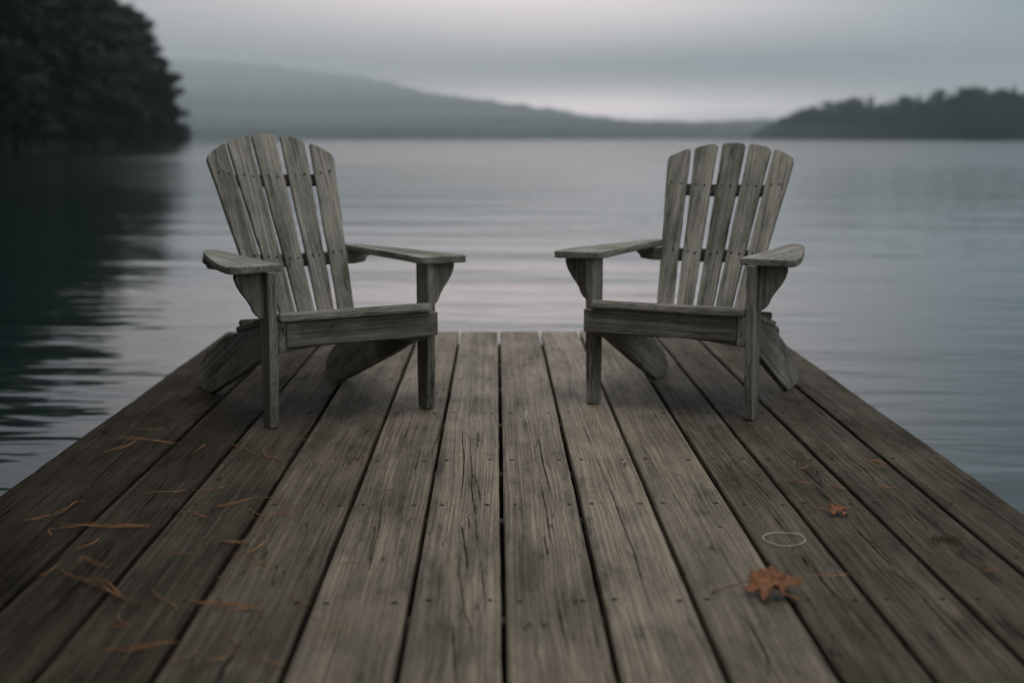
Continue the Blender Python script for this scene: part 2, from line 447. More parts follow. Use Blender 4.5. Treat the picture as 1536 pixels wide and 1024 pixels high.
def make_chair(loc, rz, outer, label, back0, recline, top_w, drop, stringer, arm_z, seed, slat_shift):
    """outer: -1 or +1, the side whose front leg stands proud of the front rail"""
    rnd = random.Random(seed)
    root = empty('adirondack_chair', loc, R(rz))
    tag(root, label, 'chair', 'wooden chairs facing inward on the dock')
    LX = 0.311
    for s in (-1, 1):
        proud = (s == outer)
        dy = -0.014 if proud else 0.012
        # front leg: board on edge, slimmer towards the foot
        a = Acc()
        zt = arm_z - 0.0265
        ol = [(-0.036, 0.006), (-0.030, 0.0), (0.032, 0.0), (0.038, 0.006), (0.043, 0.2), (0.046, zt), (-0.050, zt), (-0.048, 0.30), (-0.042, 0.12)]
        piece(a, ol, 0.032, Matrix.Translation((s * LX, dy, 0)) @ YZ, along=1, bevel=0.0045, seed=seed + s)
        a.build('front_leg', M_CHAIR, root)
        # scrolled bracket on the outer face
        a = Acc()
        k = zt - 0.0015
        bo = [(0, k), (0.100, k), (0.101, k - 0.020), (0.092, k - 0.046), (0.075, k - 0.074), (0.057, k - 0.097), (0.044, k - 0.118), (0.037, k - 0.136), (0.027, k - 0.150), (0.012, k - 0.162), (0, k - 0.166)]
        bo = [(s * (p[0] + LX + 0.0165), p[1]) for p in bo]
        if s < 0: bo = bo[::-1]
        piece(a, bo, 0.026, Matrix.Translation((0, dy + 0.004, 0)) @ XZ, along=1, bevel=0.003, seed=seed + 5 + s)
        a.build('arm_bracket', M_CHAIR, root)
        # rear leg: the long stringer that carries the seat and runs down to the deck behind
        a = Acc()
        st = [(p[0] + (-0.012 if (proud and p[0] < 0) else (0.022 if p[0] < 0 else 0)), p[1]) for p in stringer]
        piece(a, st, 0.028, Matrix.Translation((s * (LX - 0.0305), 0, 0)) @ YZ, along=0, bevel=0.004, dens=0.07, seed=seed + 9 + s, grot=25.0)
        a.build('rear_leg', M_CHAIR, root)
        # arm
        a = Acc()
        ar = [(0.272, -0.048), (0.440, -0.052), (0.452, -0.044), (0.460, -0.02), (0.450, 0.09), (0.425, 0.22), (0.392, 0.38), (0.360, 0.52), (0.340, 0.60), (0.322, 0.645), (0.300, 0.664), (0.276, 0.664), (0.266, 0.650), (0.268, 0.2), (0.262, -0.03)]
        ar = [(s * p[0], p[1]) for p in ar]
        if s < 0: ar = ar[::-1]
        piece(a, ar, 0.026, Matrix.Translation((0, 0, arm_z - 0.013)) @ Matrix.Rotation(R(0.5 * s), 4, 'Y'), along=1, bevel=0.005, dens=0.06, seed=seed + 15 + s)
        a.build('arm', M_CHAIR, root)
    # front rail: butts against the proud leg, covers the other
    a = Acc()
    x_out = outer * (LX - 0.047); x_in = -outer * (LX + 0.013)
    xa, xb = min(x_out, x_in), max(x_out, x_in)
    piece(a, [(xa, 0.284), (xb, 0.284), (xb, 0.370), (xa, 0.370)], 0.024, Matrix.Translation((0, -0.0505, 0)) @ XZ, along=0, bevel=0.004, seed=seed + 20)
    a.build('front_rail', M_CHAIR, root)
    # arched cross piece just behind the rail
    a = Acc()
    sx = LX - 0.048
    piece(a, [(-sx, 0.262), (-sx * .8, 0.268), (-sx * .5, 0.276), (0, 0.279), (sx * .5, 0.276), (sx * .8, 0.268), (sx, 0.262), (sx, 0.345), (-sx, 0.345)], 0.020, Matrix.Translation((0, -0.024, 0)) @ XZ, along=0, bevel=0.003, seed=seed + 25)
    a.build('stretcher', M_CHAIR, root)
    # seat slats
    a = Acc()
    ang = math.atan(0.23)
    yf = -0.072
    for k in range(6):
        w = 0.086 if k else 0.095
        y0 = yf + (0.0 if k == 0 else 0.103 + (k - 1) * 0.094)
        if y0 + w > back0[0] - 0.02: break
        M = Matrix.Translation((0, 0, 0.4065)) @ Matrix.Translation((0, -0.06, 0)) @ Matrix.Rotation(-ang, 4, 'X')
        hx = 0.2925
        piece(a, box_outline(-hx, hx, y0 + 0.06, y0 + 0.06 + w), 0.034 if k == 0 else 0.021, M @ Matrix.Translation((0, 0, -0.017 if k == 0 else -0.0105)), along=0, bevel=0.011 if k == 0 else 0.004, seed=seed + 30 + k)
    a.build('seat', M_CHAIR, root)
    # back: fan of five slats cut to one arc
    T = Matrix.Translation((slat_shift, back0[0], back0[1])) @ Matrix.Rotation(R(90 - recline), 4, 'X')   # local x across, y up the back, z towards the front
    a = Acc()
    w0 = -0.10
    for k in range(-2, 3):
        cu = lambda w: k * (0.081 + 0.034 * w / 0.70)
        hwid = lambda w: 0.0330 + 0.0146 * w / 0.70
        arc = lambda u: top_w - drop * (abs(u) / 0.285) ** 2.0
        # outline: bottom corners, then the arc cut
        pl = [(cu(w0) - hwid(w0), w0), (cu(w0) + hwid(w0), w0)]
        wr = arc(cu(0.7) + hwid(0.7)); wl = arc(cu(0.7) - hwid(0.7))
        ur, ul = cu(wr) + hwid(wr), cu(wl) - hwid(wl)
        rr = 0.010
        top = [(ur, wr - rr)]
        for j in range(7):
            u = ur - 0.004 + (ul - ur + 0.008) * j / 6
            top.append((u, arc(u) + (0.0 if 0 < j < 6 else -0.0025)))
        top.append((ul, wl - rr))
        M = T @ Matrix.Translation((0, 0, 0.010 + 0.004 * abs(k))) @ Matrix.Rotation(R(-2.2 * k), 4, 'Y') @ Matrix.Rotation(R(rnd.uniform(-.25, .25)), 4, 'Z')
        piece(a, pl + top, 0.020, M, along=1, bevel=0.0035, dens=0.08, seed=seed + 40 + k)
        for wv in (top_w - 0.202, (arm_z - 0.050 - back0[1]) / math.cos(R(recline))):
            for du in (-0.42, 0.42):
                u = cu(wv) + du * hwid(wv) + rnd.uniform(-.003, .003); w_ = wv + rnd.uniform(-.006, .006)
                rs = rnd.uniform(0.0042, 0.0056)
                rim = [M @ Vector((u + rs * math.cos(q * math.pi / 4), w_ + rs * 1.3 * math.sin(q * math.pi / 4), 0.0104)) for q in range(8)]
                a.add(rim + [M @ Vector((u, w_, 0.0112))], [(q, (q + 1) % 8, 8) for q in range(8)], mi=1, smooth=True)
    a.build('backrest', [M_CHAIR, M_HOLE], root)
    # rails behind the slats, in darker wood that paints in their shade
    a = Acc()
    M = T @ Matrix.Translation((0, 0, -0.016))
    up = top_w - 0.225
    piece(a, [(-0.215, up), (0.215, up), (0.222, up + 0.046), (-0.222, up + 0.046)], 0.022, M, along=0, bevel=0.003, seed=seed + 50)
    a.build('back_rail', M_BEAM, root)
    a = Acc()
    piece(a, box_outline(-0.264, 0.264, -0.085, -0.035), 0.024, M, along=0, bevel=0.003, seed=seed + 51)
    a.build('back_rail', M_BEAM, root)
    # cross piece that carries the rear of both arms
    a = Acc()
    zsup = arm_z - 0.028
    wtop = (zsup - back0[1]) / math.cos(R(recline))
    ysup = back0[0] + wtop * math.sin(R(recline)) + 0.030
    e = 0.345
    so = [(-e + 0.02, -0.046), (-e + 0.07, -0.052), (e - 0.07, -0.052), (e - 0.02, -0.046), (e - 0.012, -0.030), (e, -0.022), (e, 0), (-e, 0), (-e, -0.022), (-e + 0.012, -0.030)]
    piece(a, so, 0.040, Matrix.Translation((slat_shift, ysup, zsup)) @ XZ, along=0, bevel=0.004, seed=seed + 60)
    a.build('arm_support', M_CHAIR, root)
    return root

ST_L = [(-0.053, 0.268), (-0.053, 0.374), (0.0, 0.368), (0.43, 0.269), (0.47, 0.262), (0.50, 0.255), (0.74, 0.158), (0.80, 0.125), (0.846, 0.090), (0.876, 0.054), (0.886, 0.026), (0.876, 0.007), (0.850, 0.0), (0.715, 0.0), (0.675, 0.010), (0.20, 0.188), (0.06, 0.246)][::-1]
ST_R = [(-0.053, 0.268), (-0.053, 0.374), (0.0, 0.368), (0.36, 0.286), (0.405, 0.283), (0.425, 0.272), (0.430, 0.246), (0.56, 0.182), (0.66, 0.126), (0.71, 0.090), (0.745, 0.052), (0.758, 0.026), (0.749, 0.007), (0.725, 0.0), (0.605, 0.0), (0.565, 0.014), (0.18, 0.190), (0.06, 0.246)][::-1]
make_chair((-0.526, 4.726, 0.0015), 30.0, -1, 'weathered grey slatted wooden armchair with taller back, on the dock near the dark trees',
           (0.48, 0.352), 32.0, 0.775, 0.135, ST_L, 0.575, 100, 0.016)
make_chair((0.644, 4.828, 0.0015), -26.5, 1, 'weathered grey slatted wooden armchair with shorter back and chipped arm, on the open lake side',
           (0.433, 0.368), 29.6, 0.695, 0.095, ST_R, 0.585, 200, -0.002)

# ------------------------------------------------------------------ litter on the deck
ORD = ['first', 'second', 'third', 'fourth', 'fifth', 'sixth', 'seventh', 'eighth', 'ninth', 'tenth', 'eleventh', 'twelfth', 'thirteenth', 'fourteenth', 'fifteenth', 'sixteenth', 'seventeenth', 'eighteenth', 'nineteenth', 'twentieth']
NEEDLES = [[(-1.259,4.166),(-1.23,4.217),(-1.204,4.27),(-1.202,4.35)],[(-1.274,4.373),(-1.195,4.361),(-1.118,4.319),(-1.038,4.268)],[(-1.255,4.52),(-1.153,4.511)],[(-1.248,3.398),(-1.212,3.425),(-1.189,3.453)],[(-1.185,3.453),(-1.169,3.496),(-1.165,3.571),(-1.139,3.586)],[(-1.159,3.327),(-1.117,3.333),(-1.08,3.35),(-1.051,3.37)],[(-1.156,3.32),(-1.129,3.261)],[(-1.138,3.36),(-1.029,3.341),(-0.963,3.336),(-0.894,3.344)],[(-1.078,3.353),(-0.981,3.354),(-0.899,3.339)],[(-1.03,3.147),(-1.008,3.187),(-0.996,3.239)],[(-0.994,3.05),(-0.991,3.078),(-0.944,3.031),(-0.904,2.994)],[(-1.056,2.946),(-1.044,2.977),(-1.035,3.017)],[(-1.029,3.013),(-0.991,2.959),(-0.945,2.92),(-0.89,2.868),(-0.828,2.805),(-0.786,2.773),(-0.749,2.765)],[(-0.947,2.927),(-0.898,2.897),(-0.861,2.846),(-0.817,2.805)],[(-0.927,2.937),(-0.887,2.905),(-0.853,2.855),(-0.824,2.813)],[(-0.767,2.845),(-0.738,2.796),(-0.701,2.757),(-0.677,2.711)],[(-0.8,2.697),(-0.784,2.653),(-0.756,2.621)],[(-0.846,2.632),(-0.809,2.628),(-0.766,2.622)],[(-0.783,2.503),(-0.726,2.513),(-0.681,2.528),(-0.63,2.533)],[(-0.771,2.497),(-0.704,2.502),(-0.67,2.523)],[(-1.001,3.678),(-0.945,3.683),(-0.883,3.693)],[(-0.854,3.478),(-0.818,3.468),(-0.795,3.453)],[(-0.974,4.176),(-0.963,4.224),(-0.954,4.277)],[(-0.868,4.259),(-0.821,4.223),(-0.776,4.153)],[(-0.765,4.229),(-0.739,4.132),(-0.725,4.092),(-0.674,4.091)],[(-0.713,4.337),(-0.668,4.343),(-0.615,4.335)],[(-0.869,3.698),(-0.818,3.708),(-0.772,3.73)],[(-0.768,3.521),(-0.729,3.55),(-0.694,3.601),(-0.662,3.616)],[(-0.669,3.5),(-0.653,3.47),(-0.611,3.418)],[(-0.85,3.478),(-0.805,3.46),(-0.767,3.42)],[(-0.801,3.413),(-0.786,3.434),(-0.764,3.415)],[(-0.67,3.611),(-0.631,3.621),(-0.585,3.594)],[(-0.79,3.281),(-0.758,3.246),(-0.729,3.225)],[(-0.697,3.224),(-0.667,3.203),(-0.622,3.186)],[(-0.691,3.212),(-0.656,3.211),(-0.62,3.219)],[(-0.616,3.266),(-0.608,3.365),(-0.601,3.441),(-0.564,3.46),(-0.518,3.469)],[(-0.649,3.411),(-0.601,3.441),(-0.551,3.464)],[(-0.639,3.093),(-0.601,3.112),(-0.583,3.182),(-0.568,3.223)],[(-0.613,3.083),(-0.58,3.064),(-0.532,3.022)],[(-0.596,3.054),(-0.561,3.026),(-0.532,3.025)],[(-0.8,3.108),(-0.77,3.112),(-0.741,3.104)],[(-0.642,2.93),(-0.627,2.944),(-0.608,2.94)],[(-0.669,2.784),(-0.617,2.758),(-0.56,2.745),(-0.495,2.726)],[(-0.649,2.756),(-0.597,2.764),(-0.547,2.733),(-0.509,2.726)],[(-0.638,2.732),(-0.572,2.724),(-0.52,2.73)],[(-0.457,2.807),(-0.43,2.775),(-0.406,2.747)],[(-0.456,4.082),(-0.414,4.088)],[(-0.504,3.614),(-0.482,3.58),(-0.463,3.537)],[(-0.373,3.033),(-0.345,3.042),(-0.315,3.038)],[(-0.352,2.803),(-0.332,2.818),(-0.31,2.828)],[(-0.379,2.564),(-0.338,2.598),(-0.296,2.64)],[(-0.549,2.58),(-0.531,2.552),(-0.513,2.526)],[(-0.565,2.443),(-0.534,2.455),(-0.507,2.493)],[(-0.63,2.414),(-0.611,2.456),(-0.582,2.477)],[(-0.482,2.449),(-0.442,2.43),(-0.407,2.417)],[(-0.348,3.67),(-0.314,3.689),(-0.283,3.708)],[(-0.698,2.911),(-0.681,2.903),(-0.664,2.899)],[(-0.305,3.452),(-0.283,3.466),(-0.267,3.478)],[(-0.447,2.43),(-0.429,2.436),(-0.405,2.421)],[(0.931,4.036),(0.908,3.933)],[(0.91,3.929),(0.928,3.933),(0.954,3.962),(0.965,3.981)],[(0.968,3.971),(0.988,3.975),(1.004,3.963)],[(0.853,3.795),(0.885,3.777),(0.925,3.759)],[(0.959,3.739),(0.98,3.716),(1.007,3.699)],[(1.1,3.732),(1.12,3.714),(1.147,3.697)],[(0.872,3.525),(0.879,3.501),(0.897,3.489)],[(0.712,2.938),(0.756,2.927),(0.817,2.941)],[(1.132,2.96),(1.173,2.969)],[(0.675,3.752),(0.706,3.768)],[(0.13,2.778),(0.152,2.771),(0.169,2.781)],[(1.155,4.029),(1.166,4.005),(1.187,3.978),(1.197,3.945)],[(1.156,4.013),(1.184,4.037),(1.209,4.036)],[(1.162,4.009),(1.17,3.969),(1.194,3.953)],[(1.174,4.033),(1.194,4.02),(1.207,3.988)]]
def plank_of(x):
    for i in range(len(EDGES) - 1):
        if EDGES[i] <= x < EDGES[i + 1]: return i
    return 0
rnd = random.Random(5)
rows = {}
for path in NEEDLES:
    c = path[len(path) // 2]
    rows.setdefault(plank_of(c[0]), []).append((c[1], path))
for pi, lst in sorted(rows.items()):
    lst.sort(key=lambda q: q[0])
    for k, (yy, path) in enumerate(lst):
        pts = spline(path, 7)
        c = sum(pts, Vector((0, 0))) / len(pts)
        a = Acc()
        ln = sum((q - p).length for p, q in zip(pts[:-1], pts[1:]))
        chord = (pts[-1] - pts[0]).length
        for s in range(2 if ln < 0.12 else 3):
            spread = rnd.uniform(-0.0045, 0.0045)
            ph = rnd.uniform(0, 6)
            q3 = []
            cut = rnd.uniform(0.75, 1.0)
            m = max(3, int(len(pts) * cut)); 
            pp = pts[:m] if s % 2 == 0 else pts[len(pts) - m:]
            for i, p in enumerate(pp):
                t = i / (len(pp) - 1)
                q3.append((p.x - c.x + spread * t * 0.4, p.y - c.y + spread * t, 0.0042 + 0.0016 * s + 0.004 * abs(math.sin(t * 3.1 + ph)) * min(1, ln / 0.1)))
            tube(a, q3, [0.00052 + 0.00022 * math.sin(math.pi * min(1, (i + 0.6) / len(q3))) for i in range(len(q3))], seg=5)
        o = a.build('pine_needle', M_NEEDLE)
        o.location = (c.x, c.y, 0.0)
        kind = 'bent' if chord < 0.93 * ln else ('long' if ln > 0.12 else 'short')
        n = len(lst)
        rank = (lambda q: '' if q == 0 else ORD[q] + ' ')
        pos = rank(k) + 'nearest the viewer' if k < (n + 1) // 2 else rank(n - 1 - k) + 'farthest from the viewer'
        if n == 1:
            lab = f'only {kind} rust brown pine needle on the {ORD[pi]} plank from the wooded side'
        else:
            lab = f'{kind} pine needle, {pos} on the {ORD[pi]} plank from the wooded side'
        tag(o, lab, 'pine needle', 'fallen pine needles on the dock planks')

def leaf_mesh(acc, size, lobes, seed, curl, crumple, lean=None):
    """lobed leaf: radial grid bent and crumpled, two-sided thin blade with real thickness"""
    rnd = random.Random(seed)
    NA, NR = 120, 9
    def rad(a):
        # a = 0 is the leaf tip
        r = 0.60
        for (c, w, h) in lobes:
            d = abs((a - c + math.pi) % (2 * math.pi) - math.pi)
            r = max(r, h * max(0.0, 1 - (d / w) ** 1.15) + 0.30 * math.exp(-(d / (w * 1.3)) ** 2))
        return r * (1 + 0.05 * math.sin(a * 31 + seed) + 0.03 * math.sin(a * 53))
    def pos(i, j, dz):
        a = 2 * math.pi * i / NA
        r = rad(a) * size * j / NR
        x, y = r * math.cos(a), r * math.sin(a)
        t = j / NR
        z = curl * size * (t ** 2) * (0.5 + 0.5 * math.sin(2 * a + seed) + 0.5 * math.sin(3 * a + 1.3 * seed))
        z += crumple * size * t * (noise.noise(Vector((x, y, seed)) * (3.2 / size)) + 0.5 * noise.noise(Vector((x, y, seed + 3)) * (8.0 / size)))
        vein = min(abs((a - c + math.pi) % (2 * math.pi) - math.pi) for c, w, h in lobes)
        z -= 0.05 * size * t * math.exp(-(vein / 0.12) ** 2)
        return Vector((x, y, z + dz))
    vs, fs = [], []
    for dz in (0.0006, -0.0006):
        b = len(vs)
        vs.append(pos(0, 0, dz))
        for j in range(1, NR + 1):
            for i in range(NA): vs.append(pos(i, j, dz))
        up = dz > 0
        for i in range(NA):
            f = (b, b + 1 + i, b + 1 + (i + 1) % NA); fs.append(f if up else f[::-1])
        for j in range(1, NR):
            for i in range(NA):
                p, q = b + 1 + (j - 1) * NA, b + 1 + j * NA
                f = (p + i, q + i, q + (i + 1) % NA, p + (i + 1) % NA); fs.append(f if up else f[::-1])
    n1 = 1 + NR * NA
    for i in range(NA):
        p = 1 + (NR - 1) * NA
        fs.append((p + i, n1 + p + i, n1 + p + (i + 1) % NA, p + (i + 1) % NA))
    if lean:      # one side propped up off the boards
        ax = Vector((math.cos(lean[1]), math.sin(lean[1]), 0))
        M = Matrix.Rotation(lean[0], 3, ax)
        vs = [M @ v for v in vs]
    low = min(v.z for v in vs)
    vs = [v - Vector((0, 0, low)) for v in vs]
    acc.add(vs, fs, smooth=True)
    return vs[0].z

# large maple leaf
root = empty('maple_leaf', (0.600, 2.826, 0.002), R(-48))
tag(root, 'large curled brown maple leaf with long stem lying across a plank gap', 'leaf', 'fallen leaves on the dock')
a = Acc()
MAPLE = [(0.0, 0.52, 1.0), (0.98, 0.50, 0.90), (-0.98, 0.50, 0.90), (1.98, 0.46, 0.62), (-1.98, 0.46, 0.62)]
z = leaf_mesh(a, 0.067, MAPLE, 3, 0.17, 0.21, (R(17), R(48)))
blade = a.build('blade', M_LEAF, root)
a = Acc()
ca, sa = math.cos(R(48)), math.sin(R(48))
def loc2(wx, wy, wz):
    dx, dy = wx - 0.606, wy - 2.838
    return (dx * ca - dy * sa, dx * sa + dy * ca, wz)
tube(a, [loc2(0.600, 2.842, z), loc2(0.570, 2.845, z + 0.004), loc2(0.535, 2.850, 0.014), loc2(0.505, 2.845, 0.006), loc2(0.484, 2.834, 0.003)], [0.0010, 0.0012, 0.0013, 0.0015, 0.0024], seg=8)
a.build('stem', M_STEM, root)

# small crumpled leaf
root = empty('crumpled_leaf', (0.915, 3.455, 0.002), R(-60))
tag(root, 'small crumpled brown leaf beyond the white cord ring', 'leaf', 'fallen leaves on the dock')
a = Acc()
leaf_mesh(a, 0.034, MAPLE, 8, 0.24, 0.26, (R(16), R(60)))
a.build('blade', M_LEAF, root)
a = Acc()
tube(a, [(-0.004, 0.0, 0.006), (-0.03, -0.03, 0.008), (-0.045, -0.062, 0.003)], [0.0008, 0.0010, 0.0013], seg=6)
a.build('stem', M_STEM, root)

# ring of cord
a = Acc()
pts = []
N = 64
for i in range(N + 5):
    t = 2 * math.pi * i / N + 0.5
    r = 0.0505 * (1 + 0.04 * math.sin(2 * t + 1) + 0.03 * math.sin(3 * t)) * (1 + (0.10 * (i - N) / 5 if i > N else 0))
    pts.append((r * math.cos(t), 0.058 / 0.0505 * r * math.sin(t), 0.0028 + (0.0026 if i > N - 2 else 0) + 0.0008 * math.sin(4 * t)))
tube(a, pts, 0.0010, seg=8)
o = a.build('cord_ring', M_CORD); o.location = (0.7245, 3.222, 0.001)
tag(o, 'thin off-white loop of cord lying flat on a plank', 'cord loop')

# tuft of dry moss
rnd = random.Random(12)
a = Acc()
for k in range(46):
    x, y = rnd.gauss(0, 0.022), rnd.gauss(0, 0.014)
    an = rnd.uniform(0, 6.28); ln = rnd.uniform(0.012, 0.04); h = rnd.uniform(0.002, 0.012)
    bend = rnd.uniform(-1, 1)
    q = [(x + ln * t * math.cos(an + bend * t), y + ln * t * math.sin(an + bend * t), 0.0016 + h * math.sin(math.pi * t)) for t in (0, .25, .5, .75, 1)]
    tube(a, q, 0.0006, seg=4)
o = a.build('moss_tuft', M_MOSS); o.location = (1.128, 3.205, 0.0)
tag(o, 'dark olive tuft of dry moss strands on a cracked plank', 'moss')

# ------------------------------------------------------------------ lake
WATER_Z = -0.40
def water_material():
    s = NT('lake_water')
    g = s.n('ShaderNodeNewGeometry').outputs['Position']
    s.put(s.bsdf.inputs['Base Color'], (0.006, 0.016, 0.015))
    s.bsdf.inputs['IOR'].default_value = 1.333
    x, y, z = s.sep(g)
    # sheltered smooth water along the wooded bank, ruffled further out
    out = s.step(s.math('ADD', s.math('ADD', x, s.math('MULTIPLY', y, 0.13)), 38.0), 4.0, 45.0)
    far = s.math('MULTIPLY', out, s.step(y, 18.0, 110.0))
    patch = s.noise(s.vmul(g, (0.010, 0.040, 1)), detail=3)
    s.put(s.bsdf.inputs['Roughness'], s.math('ADD', 0.06, s.math('MULTIPLY', far, s.step(patch, 0.35, 0.65, 0.13, 0.22))))
    # slow swell in long crests lying across the view, plus finer ripples
    yy = s.math('ADD', y, s.math('MULTIPLY', x, 0.10))
    v = s.comb(x, yy, 0.0)
    sw = s.noise(s.vmul(v, (0.06, 0.50, 1)), detail=1, rough=0.4, dist=0.15)
    sw1 = s.noise(s.vadd(s.vmul(v, (0.24, 0.95, 1)), (11, 5, 0)), detail=1, rough=0.4, dist=0.2)
    sw2 = s.noise(s.vadd(s.vmul(v, (0.8, 2.4, 1)), (31, 7, 0)), detail=2, rough=0.5)
    rp = s.noise(s.vadd(s.vmul(v, (2.4, 7.5, 1)), (3, 17, 0)), detail=2, rough=0.5)
    h = s.math('ADD', s.math('MULTIPLY', s.math('MULTIPLY', sw, 0.034), s.math('MULTIPLY_ADD', out, 0.7, 0.3)), s.math('MULTIPLY', sw1, 0.024))
    sw3 = s.noise(s.vadd(s.vmul(v, (1.3, 3.4, 1)), (13, 2, 5)), detail=2, rough=0.55)
    h = s.math('ADD', h, s.math('MULTIPLY', sw3, 0.007))
    k = s.step(patch, 0.38, 0.62, 0.4, 1.2)
    h2 = s.math('ADD', s.math('MULTIPLY', sw2, 0.019), s.math('MULTIPLY', rp, s.math('MULTIPLY_ADD', far, 0.007, 0.0016)))
    h = s.math('ADD', h, s.math('MULTIPLY', h2, k))
    s.put(s.bsdf.inputs['Normal'], s.bump(h, 1.0, 1.0))
    return s.mat
me = bpy.data.meshes.new('lake_water')
me.from_pydata([(-2300, -900, WATER_Z), (2300, -900, WATER_Z), (2300, 2700, WATER_Z), (-2300, 2700, WATER_Z)], [], [(0, 1, 2, 3)])
o = link_mesh('lake_water', me, water_material())
tag(o, kind='structure')

# ------------------------------------------------------------------ trees
def tree_proto(seed, height, spread, base, n_clumps, leaf, per, conif=False):
    rnd = random.Random(seed)
    crown, trunk = Acc(), Acc()
    bend = [(rnd.uniform(-.4, .4), rnd.uniform(-.4, .4)) for _ in range(3)]
    tp = [(0, 0, -0.6), (bend[0][0], bend[0][1], height * .3), (bend[1][0] * 1.5, bend[1][1] * 1.5, height * .6), (bend[2][0] * 1.8, bend[2][1] * 1.8, height * .92)]
    tube(trunk, tp, [height * .018, height * .014, height * .009, height * .003], seg=8)
    vs, fs = [], []
    for c in range(n_clumps):
        t = (c + rnd.random()) / n_clumps
        hz = base + (1 - base) * t
        env = (1 - t) ** 0.9 * 0.92 + 0.06 if conif else math.sin(math.pi * min(0.97, 0.16 + 0.80 * t)) ** 0.8
        an = rnd.uniform(0, 2 * math.pi)
        rr = spread * env * math.sqrt(rnd.uniform(0.10, 1.0)) * rnd.choice([0.7, 0.85, 1.0, 1.0, 1.12, 1.32])
        cx, cy, cz = rr * math.cos(an), rr * math.sin(an), height * hz * rnd.uniform(0.95, 1.03)
        ax = Vector((tp[2][0] * hz, tp[2][1] * hz, max(height * .12, cz - rr * (0.1 if conif else 0.55))))
        tube(trunk, [ax, ax.lerp(Vector((cx, cy, cz)), .5) + Vector((0, 0, .25)), (cx, cy, cz - .15)], [height * .0045, height * .003, height * .001], seg=5, cap=False)
        cr = (spread * rnd.uniform(0.22, 0.40)) if not conif else spread * rnd.uniform(.2, .34) * (1.1 - .6 * t)
        fl = rnd.uniform(0.38, 0.6)
        for k in range(per):
            d = Vector((rnd.gauss(0, 1), rnd.gauss(0, 1), rnd.gauss(0, 1))).normalized()
            q = rnd.uniform(0.35, 1.0) ** 0.5 * (rnd.uniform(1.1, 1.7) if rnd.random() < .14 else 1)
            p = Vector((cx + d.x * cr * q, cy + d.y * cr * q, cz + d.z * cr * q * fl))
            nrm = (d + Vector((rnd.gauss(0, .6), rnd.gauss(0, .6), rnd.gauss(0.4, .6)))).normalized()
            u = nrm.orthogonal().normalized(); w = nrm.cross(u)
            rot = rnd.uniform(0, 6.28)
            u, w = u * math.cos(rot) + w * math.sin(rot), w * math.cos(rot) - u * math.sin(rot)
            sz = leaf * rnd.uniform(0.6, 1.35)
            b = len(vs)
            vs += [p - u * sz, p + w * sz * .55, p + u * sz, p - w * sz * .55]
            fs.append((b, b + 1, b + 2, b + 3))
    crown.add(vs, fs)
    return crown, trunk

PROTOS = []
for i, (seed, h, sp, base, nc, lf, per, con) in enumerate([
        (1, 26, 6.2, .10, 62, .36, 210, False), (2, 24, 5.4, .06, 58, .34, 210, False),
        (3, 29, 6.8, .12, 70, .38, 210, False), (4, 25, 3.9, .07, 70, .32, 150, True)]):
    PROTOS.append((tree_proto(seed, h, sp, base, nc, lf, per, con), h, con))
MESH = {}
def place_tree(pi, x, y, z, h, rz, label, group, far=False, wide=1.0):
    (crown, trunk), h0, con = PROTOS[pi]
    root = empty('conifer_tree' if con else 'broadleaf_tree', (x, y, z), rz)
    root.scale = (h / h0 * wide, h / h0 * wide, h / h0)
    key = (pi, far)
    if key not in MESH:
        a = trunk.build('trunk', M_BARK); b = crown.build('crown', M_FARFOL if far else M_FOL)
        MESH[key] = (a, b)
    else:
        a, b = (q.copy() for q in MESH[key])
        COL.objects.link(a); COL.objects.link(b)
    a.parent = root; b.parent = root
    tag(root, label, 'tree', group)
    return root

def prof_at(px, pr):
    if px <= pr[0][0]: return pr[0][1]
    for (a, b), (c, d) in zip(pr[:-1], pr[1:]):
        if a <= px <= c: return b + (d - b) * (px - a) / (c - a)
    return pr[-1][1]
rnd = random.Random(33)
FOCAL = 2013.0
# wooded bank on the near shore: shoreline from far out of frame to its tip
SHORE = [(14.0, -40.0), (6.0, -22.0), (-2.0, -9.0), (-6.5, -3.0), (-12.0, 6.0), (-24.0, 24.0), (-34.0, 44.0), (-41.0, 76.0), (-48.5, 130.0), (-57.0, 200.0), (-66.0, 285.0), (-72.0, 325.0), (-80.0, 340.0)]
def shore_at(y):
    for (x0, y0), (x1, y1) in zip(SHORE[:-1], SHORE[1:]):
        if y0 <= y <= y1: return x0 + (x1 - x0) * (y - y0) / (y1 - y0)
    return SHORE[-1][0]
vs, fs = [], []
NB = 60
for i in range(NB + 1):
    y = -40 + 375 * i / NB
    for j in range(14):
        d = [0, 1.2, 3, 6, 10, 16, 24, 34, 46, 60, 80, 110, 160, 260][j]
        x = shore_at(min(y, 330)) - d - 2.0 + noise.noise(Vector((y * .11, d * .1, 2))) * (1.2 if j < 4 else 3)
        z = WATER_Z - 0.8 + (1.3 if j == 1 else 1.6 + 0.20 * d * (1 - d / 900) + noise.noise(Vector((y * .05, d * .06, 0))) * min(2.5, d * .12) if j else 0)
        if y > 318: z -= (y - 318) * 0.35
        vs.append((x, y, z))
for i in range(NB):
    for j in range(13):
        a = i * 14 + j
        fs.append((a, a + 14, a + 15, a + 1))
me = bpy.data.meshes.new('wooded_bank'); me.from_pydata(vs, [], fs)
for p in me.polygons: p.use_smooth = True
tag(link_mesh('bank_terrain', me, M_BANK), kind='structure')

